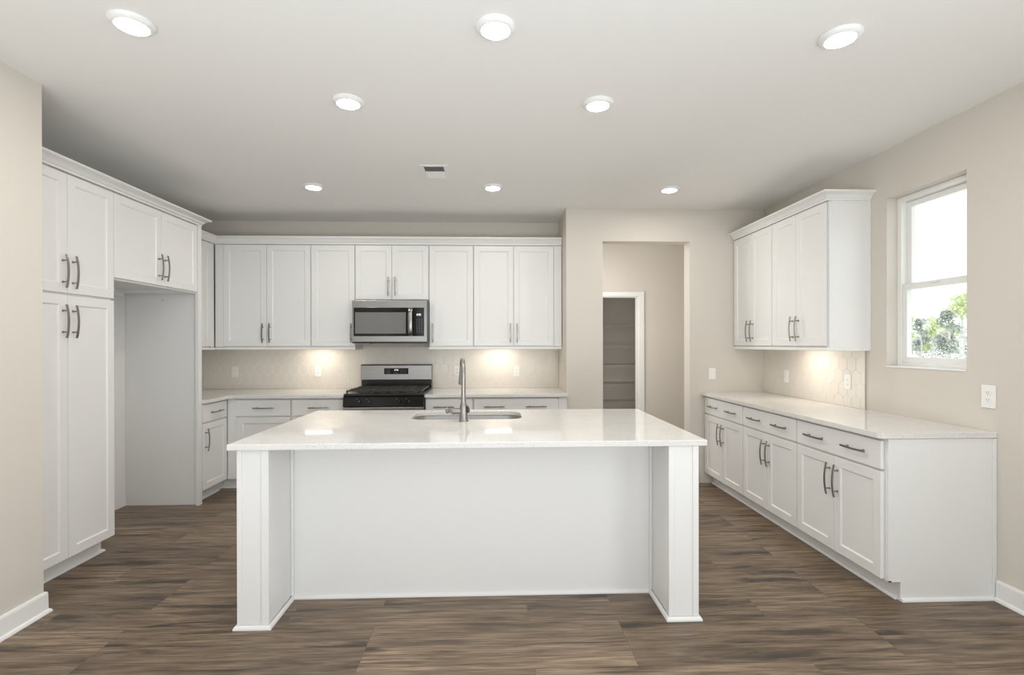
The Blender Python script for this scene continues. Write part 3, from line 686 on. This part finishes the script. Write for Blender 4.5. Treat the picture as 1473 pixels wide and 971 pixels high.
for x in (-.020, .0, .016): kl.box(x - .006, x + .006, RB - .0676, RB - .0673, 1.090, 1.094)
kl.build('key_legends', M['digitdim'], dp)

# ------------------------------------------------------------------ microwave
MY = 5.14; MZ0, MZ1 = 1.412, 1.8525
mw = empty('microwave', (RC, MY, MZ0), 0, 'stainless over-the-range microwave above the gas range', 'microwave')
mh = MZ1 - MZ0; mwid = .381
MB().box(-mwid, mwid, .022, YW - MY - .003, .0, mh - .002).build('body', M['black'], mw, bevel=.002)
dxo = mwid - .004
fr = MB().box(-dxo, dxo, .0, .0215, .014, mh - .004).build('front', M['steel'], mw, bevel=.003)
fz0, fz1 = .072, .362
MB().box(-dxo + .016, dxo - .028, -.0015, -.0002, fz0, fz1).build('glass', M['glassblack'], fr, bevel=.0006)
MB().box(-dxo + .032, .165, -.0022, -.0016, fz0 + .026, fz1 - .048).build('window', M['mwglass'], fr)
hl = []; n = 16
for i in range(n + 1):
    t = -1 + 2 * i / n; z = (fz0 + fz1) / 2 + t * .146; d = .012 + .036 * (1 - t ** 2) ** .5
    ww = .021
    hl.append([(.214 - ww, -d, z), (.214 - ww * .5, -d - .006, z), (.214 + ww * .5, -d - .006, z), (.214 + ww, -d, z), (.214 + ww * .8, -d + .006, z), (.214 - ww * .8, -d + .006, z)])
hm = MB().ring(hl, True)
for z in (-.136, .136): hm.box(.200, .228, -.020, -.0018, (fz0 + fz1) / 2 + z - .009, (fz0 + fz1) / 2 + z + .009)
hm.build('handle', M['steel'], fr, smooth=True)
ctl = MB().box(.252, dxo - .030, -.0030, -.0016, fz0 + .004, fz1 - .004).build('control_panel', M['glassblack'], fr)
seven(MB(), '2:00', .275, .282, .009, .017, -.0031, .0026).build('clock_digits', M['digit'], ctl)
kl = MB()
for r in range(8):
    for c in range(3): kl.box(.272 + c * .024, .282 + c * .024, -.0034, -.0031, .110 + r * .018, .1135 + r * .018)
kl.build('key_legends', M['digitdim'], ctl)
MB().box(-mwid + .03, -.20, .03, .10, -.010, -.0005).build('vent_grille', M['vent'], mw)

# ------------------------------------------------------------------ tiled backsplashes
def hex_tiles(u0, u1, v0, v1, off=(0, 0)):
    a = .048; s = .068; k = .030; pitch_v = s + k; g = .0016
    polys = []
    def clip(P):
        for ax, lim, sgn in ((0, u0, 1), (0, u1, -1), (1, v0, 1), (1, v1, -1)):
            Q = []
            for i in range(len(P)):
                p, q = P[i], P[(i + 1) % len(P)]; ip = (p[ax] - lim) * sgn >= 0; iq = (q[ax] - lim) * sgn >= 0
                if ip: Q.append(p)
                if ip != iq:
                    t = (lim - p[ax]) / (q[ax] - p[ax]); Q.append((p[0] + t * (q[0] - p[0]), p[1] + t * (q[1] - p[1])))
            P = Q
            if len(P) < 3: return None
        return P
    r = 0; v = v0 - .1 + off[1]
    while v < v1 + .1:
        u = u0 - .1 + off[0] + (a if r % 2 else 0)
        while u < u1 + .1:
            aa, ss, kk = a - g, s / 2 - g * .5, k
            P = clip([(u - aa, v - ss), (u, v - ss - kk + g * .6), (u + aa, v - ss), (u + aa, v + ss), (u, v + ss + kk - g * .6), (u - aa, v + ss)])
            if P: polys.append(P)
            u += 2 * a
        v += pitch_v; r += 1
    return polys
def splash(name_label, u0, u1, v0, v1, to3, off):
    """to3(u, v, d): point d in front of the wall"""
    t = empty('backsplash', to3((u0 + u1) / 2, v0, 0), 0, name_label, 'backsplash', 'hex tiled backsplashes')
    gb = MB(); gb.ring([[to3(u0, v0, .0005), to3(u1, v0, .0005), to3(u1, v1, .0005), to3(u0, v1, .0005)], [to3(u0, v0, .0068), to3(u1, v0, .0068), to3(u1, v1, .0068), to3(u0, v1, .0068)]], True)
    rel(gb, t).build('grout', M['grout'], t)
    tb = MB()
    for P in hex_tiles(u0, u1, v0, v1, off):
        c = (sum(p[0] for p in P) / len(P), sum(p[1] for p in P) / len(P)); n = len(P)
        lo = [to3(p[0], p[1], .0066) for p in P]; md = [to3(p[0], p[1], .0078) for p in P]
        hi = [to3(p[0] + (c[0] - p[0]) * .03, p[1] + (c[1] - p[1]) * .03, .0084) for p in P]
        tb.ring([lo, md, hi]); b = len(tb.v) - n; tb.f.append(tuple(b + i for i in range(n)))
    rel(tb, t).build('tiles', M['tile'], t)
    return t
b1 = splash('beige hex tile backsplash on the back wall behind the range', XLW + .010, .728, .9148, 1.3710, lambda u, v, d: (u, YW - d, v), (.01, .02))
b2 = splash('beige hex tile backsplash strip on the left side wall beside the refrigerator panel', 4.508, YW - .0095, .9148, 1.3710, lambda u, v, d: (XLW + d, u, v), (.03, .02))
b3 = splash('beige hex tile backsplash on the right wall under the wall cabinets', 3.612, YP - .001, .9148, 1.3470, lambda u, v, d: (XR - d, u, v), (.045, .035))
rel(MB().box(XR - .0095, XR - .0005, 3.606, 3.6115, .9148, 1.3470), b3).build('edge_strip', M['edge'], b3)

# ------------------------------------------------------------------ outlets and switches (local: plate faces -y)
gO = 'white wall plates'
def plate(loc, rz, kind, label, w=.070, h=.115):
    t = empty('wall_switch' if kind == 'rocker' else 'wall_outlet', loc, rz, label, 'switch' if kind == 'rocker' else 'outlet', gO)
    MB().box(-w / 2, w / 2, -.0065, -.0006, -h / 2, h / 2).build('plate', M['plate'], t, bevel=.002)
    if kind == 'rocker':
        mb = MB(); pr = [(-.0068, -.033), (-.0088, -.033), (-.0076, 0), (-.0098, .033), (-.0068, .033)]
        mb.ring([[(-.0165, y, z) for y, z in pr], [(.0165, y, z) for y, z in pr]], True); mb.build('rocker', M['plate'], t, bevel=.0006)
    elif kind == 'decora':
        s = MB().box(-.0165, .0165, -.0082, -.0068, -.033, .033).build('socket', M['plate'], t, bevel=.0006)
        for z in (-.018, .018): MB().box(-.0075, -.0055, -.0087, -.0084, z - .003, z + .005).box(.0055, .0075, -.0087, -.0084, z - .004, z + .005).box(-.002, .002, -.0087, -.0084, z - .010, z - .006).build('contact_grooves', M['slot'], s)
    else:
        for z in (-.0195, .0195):
            s = MB().lathe([(.0, .0068), (.0165, .0068), (.0160, .0086), (.0, .0086)], (0, 0, z), axis='-y', n=24).build('socket', M['plate'], t)
            MB().box(-.0075, -.0055, -.0093, -.0088, z + .000, z + .008).box(.0055, .0075, -.0093, -.0088, z + .001, z + .008).lathe([(.0, .0088), (.0026, .0088), (.0026, .0093), (.0, .0093)], (0, 0, z - .006), axis='-y', n=10).build('contact_grooves', M['slot'], s)
    return t
BY = YW - .0085
plate((-2.822, BY, 1.103), 0, 'rocker', 'white switch on the tile backsplash in the back left corner')
plate((-1.925, BY, 1.106), 0, 'decora', 'white outlet on the tile backsplash left of the range')
plate((-.405, BY, 1.106), 0, 'decora', 'white outlet on the tile backsplash half hidden behind the faucet')
plate((.261, BY, 1.100), 0, 'decora', 'white outlet on the tile backsplash right of the faucet, under the lamp')
plate((2.205, YP, 1.100), 0, 'rocker', 'white switch on the painted wall between hall opening and right worktop')
plate((XR - .0085, 4.597, 1.098), -PI / 2, 'rocker', 'white switch on the right tile backsplash, nearer the corner')
plate((XR - .0085, 3.785, 1.105), -PI / 2, 'decora', 'white outlet on the right tile backsplash, at the window end')
plate((XR, 2.690, 1.106), -PI / 2, 'duplex', 'white duplex outlet on the painted right wall, near the end of the worktop', .080, .127)

# ------------------------------------------------------------------ lamps
gL = 'recessed ceiling lights'
LP = [(-1.511, 2.163, 'at the left of the nearest row'), (.013, 2.143, 'in the middle of the nearest row'), (1.527, 2.159, 'at the right of the nearest row'),
      (-.801, 2.822, 'left of the pair over the island'), (.590, 2.803, 'right of the pair over the island'),
      (-1.526, 4.337, 'at the left of the row nearest the back wall'), (0., 4.312, 'in the middle of the back row beside the vent'), (1.536, 4.326, 'at the right of the back row before the hall opening')]
def downlight(x, y, lab, kit):
    t = empty('recessed_light', (x, y, H), 0, lab, 'ceiling light', gL)
    for src in kit:
        o = src.copy(); COL.objects.link(o); o.parent = t
    return t
ring0 = MB().lathe([(.085, -.0006), (.086, -.005), (.081, -.013), (.071, -.0205), (.064, -.022), (.061, -.021), (.061, -.0006)], n=40).build('trim_ring', M['trim'], smooth=True)
lens0 = MB().lathe([(.0, -.0225), (.055, -.0222), (.0605, -.0205), (.0605, -.010), (.0, -.010)], n=40).build('lens', M['lens'], smooth=True)
for x, y, w_ in LP: downlight(x, y, 'round white recessed ceiling light ' + w_, (ring0, lens0))
hall_l = downlight(1.35, 5.75, 'unseen round ceiling light added to brighten the hall beyond the opening', (ring0, lens0))  # extra lamp out of view, added to light the hall
bpy.data.objects.remove(ring0); bpy.data.objects.remove(lens0)
gU2 = 'under cabinet lamps'
def under(loc, rz, label):
    t = empty('under_cabinet_light', loc, rz, label, 'lamp', gU2)
    MB().box(-.15, .15, -.04, .04, -.014, -.0006).build('housing', M['plate'], t, bevel=.002)
    MB().box(-.14, .14, -.030, .030, -.0165, -.0142).build('diffuser', M['under'], t)
ZB = ZU0 + .0118
under((-1.871, 5.425, ZB), 0, 'slim lit lamp under the wall cabinets left of the range')
under((.057, 5.425, ZB), 0, 'slim lit lamp under the back wall cabinets right of the range')
under((XR - .18, 4.12, ZB), -PI / 2, 'slim lit lamp under the right wall cabinets')

# ceiling vent
vt = empty('ceiling_vent', (-.450, 3.955, H), 0, 'small white rectangular air vent in the ceiling', 'vent')
vx, vy = .105, .150
MB().box(-vx, -vx + .030, -vy, vy, -.008, -.0006).box(vx - .030, vx, -vy, vy, -.008, -.0006).box(-vx + .030, vx - .030, -vy, -vy + .028, -.008, -.0006).box(-vx + .030, vx - .030, vy - .028, vy, -.008, -.0006).build('frame', M['trim'], vt, bevel=.002)
MB().box(-vx + .030, vx - .030, -vy + .028, vy - .028, -.0025, -.0006).build('duct', M['vent'], vt)
for i in range(9):
    y = -vy + .040 + i * .0275; s_ = 1 if i < 4 else -1
    mb = MB(); mb.ring([[(-vx + .031, y - .010 * s_ * -1, -.0030), (-vx + .031, y + .010 * s_ * -1, -.0120), (-vx + .031, y + .010 * s_ * -1 + .0012, -.0115), (-vx + .031, y - .010 * s_ * -1 + .0012, -.0027)],
                         [(vx - .031, y - .010 * s_ * -1, -.0030), (vx - .031, y + .010 * s_ * -1, -.0120), (vx - .031, y + .010 * s_ * -1 + .0012, -.0115), (vx - .031, y - .010 * s_ * -1 + .0012, -.0027)]], True)
    mb.build('slat', M['trim'], vt)

# closet wire shelves
for i, (z, w_) in enumerate(((1.672, 'top'), (1.375, 'second from the top'), (1.085, 'middle'), (.795, 'fourth from the top'), (.515, 'lowest'))):
    t = empty('wire_shelf', (1.55, 7.55, z), 0, 'white wire shelf in the dim closet, ' + w_ + ' of the five', 'shelf', 'wire shelves in the closet')
    mb = MB()
    for y, dz in ((-.15, 0), (-.15, -.028), (.0, 0), (.20, 0), (.39, 0)): mb.tube([(-.94, y, dz), (.94, y, dz)], .0032, 6)
    mb.build('rods', M['wire'], t, smooth=True)
    mb = MB()
    for k in range(75):
        x = -.925 + k * .025; mb.box(x - .0011, x + .0011, -.150, .395, .0020, .0042); mb.box(x - .0011, x + .0011, -.1535, -.1513, -.028, .0042)
    tag(mb.build('cross_wires', M['wire'], t), None, None, None, 'stuff')
    for x in (-.9, .9):
        MB().box(x - .006, x + .006, .34, .3985, -.016, -.0035).build('wall_clip', M['wire'], t)

# ------------------------------------------------------------------ outside
struct(MB().box(3.4, 160, -60, 190, -1.15, -1.0).build('ground_outside', M['earth']), 'pale open ground outside the window', 'ground')
def leafcloud(mb, c, r, n, sz):
    for _ in range(n):
        v = Vector((random.gauss(0, 1), random.gauss(0, 1), random.gauss(0, 1))).normalized() * (random.random() ** .4)
        p = Vector(c) + Vector((v.x * r[0], v.y * r[1], v.z * r[2]))
        a = Vector((random.gauss(0, 1), random.gauss(0, 1), random.gauss(0, 1))).normalized(); b = a.orthogonal().normalized(); q = a.cross(b)
        s = sz * random.uniform(.6, 1.3)
        mb.add([p + b * s, p + q * s * .6, p - b * s, p - q * s * .6], [(0, 1, 2, 3)])
def tree_kit(h, dark, seed):
    random.seed(seed)
    tr = MB(); pts = []; x = y = 0
    for i in range(7):
        pts.append((x, y, h * .92 * i / 6)); x += random.uniform(-.06, .06); y += random.uniform(-.06, .06)
    tr.tube(pts, [.17, .14, .12, .10, .075, .05, .02], 9)
    for _ in range(9):
        t = random.uniform(.25, .85); z = h * .92 * t; a = random.uniform(0, 2 * PI); l = (1.1 - t) * h * .28
        tr.tube([(0, 0, z), (math.cos(a) * l * .5, math.sin(a) * l * .5, z + l * .25), (math.cos(a) * l, math.sin(a) * l, z + l * .6)], [.05, .035, .012], 6)
    cr = MB()
    for _ in range(10):
        t = random.uniform(.35, 1.0); a = random.uniform(0, 2 * PI); rr = (1.15 - t) * h * .20
        leafcloud(cr, (math.cos(a) * rr, math.sin(a) * rr, h * t), (h * .12, h * .12, h * .09), 130, .105)
    return tr.build('trunk', M['bark'], smooth=True), cr.build('crown', M['leafdark'] if dark else M['leaf'])
kits = [tree_kit(5.2, False, 1), tree_kit(4.3, False, 2), tree_kit(4.0, True, 3)]
spots = []
random.seed(21)
for i in range(22):
    ang = math.radians(35.0 + i * 1.0 + random.uniform(-.2, .2)); d = (57, 63, 69, 75)[i % 4] + random.uniform(-1, 1)
    spots.append((math.sin(ang) * d, math.cos(ang) * d, (0, 2, 1, 2, 0)[i % 5], random.uniform(1.12, 1.42) * (1, .86, 1, .86, 1)[i % 5]))
for x, y, k, s in spots:
    lab = ('tall pale green tree far outside the window', 'lower yellow green tree far outside the window', 'grey green tree far outside the window')[k]
    t = empty('tree', (x, y, -1.0), random.uniform(0, 6), lab, 'tree', ('tall pale trees outside', 'low pale trees outside', 'grey green trees outside')[k])
    t.scale = (s, s, s)
    for src in kits[k]:
        o = src.copy(); COL.objects.link(o); o.parent = t
for kt in kits:
    for o in kt: bpy.data.objects.remove(o)
random.seed(5)
ug = MB()
for i in range(120):
    ang = math.radians(33 + i * .225); d = 88 + random.uniform(-1.5, 1.5)
    leafcloud(ug, (math.sin(ang) * d, math.cos(ang) * d, .1 + random.uniform(0, 2.3)), (1.3, 1.3, 1.9), 110, .15)
tag(ug.build('undergrowth', M['leafdark']), 'grey green undergrowth behind the trees outside', 'undergrowth', None, 'stuff')
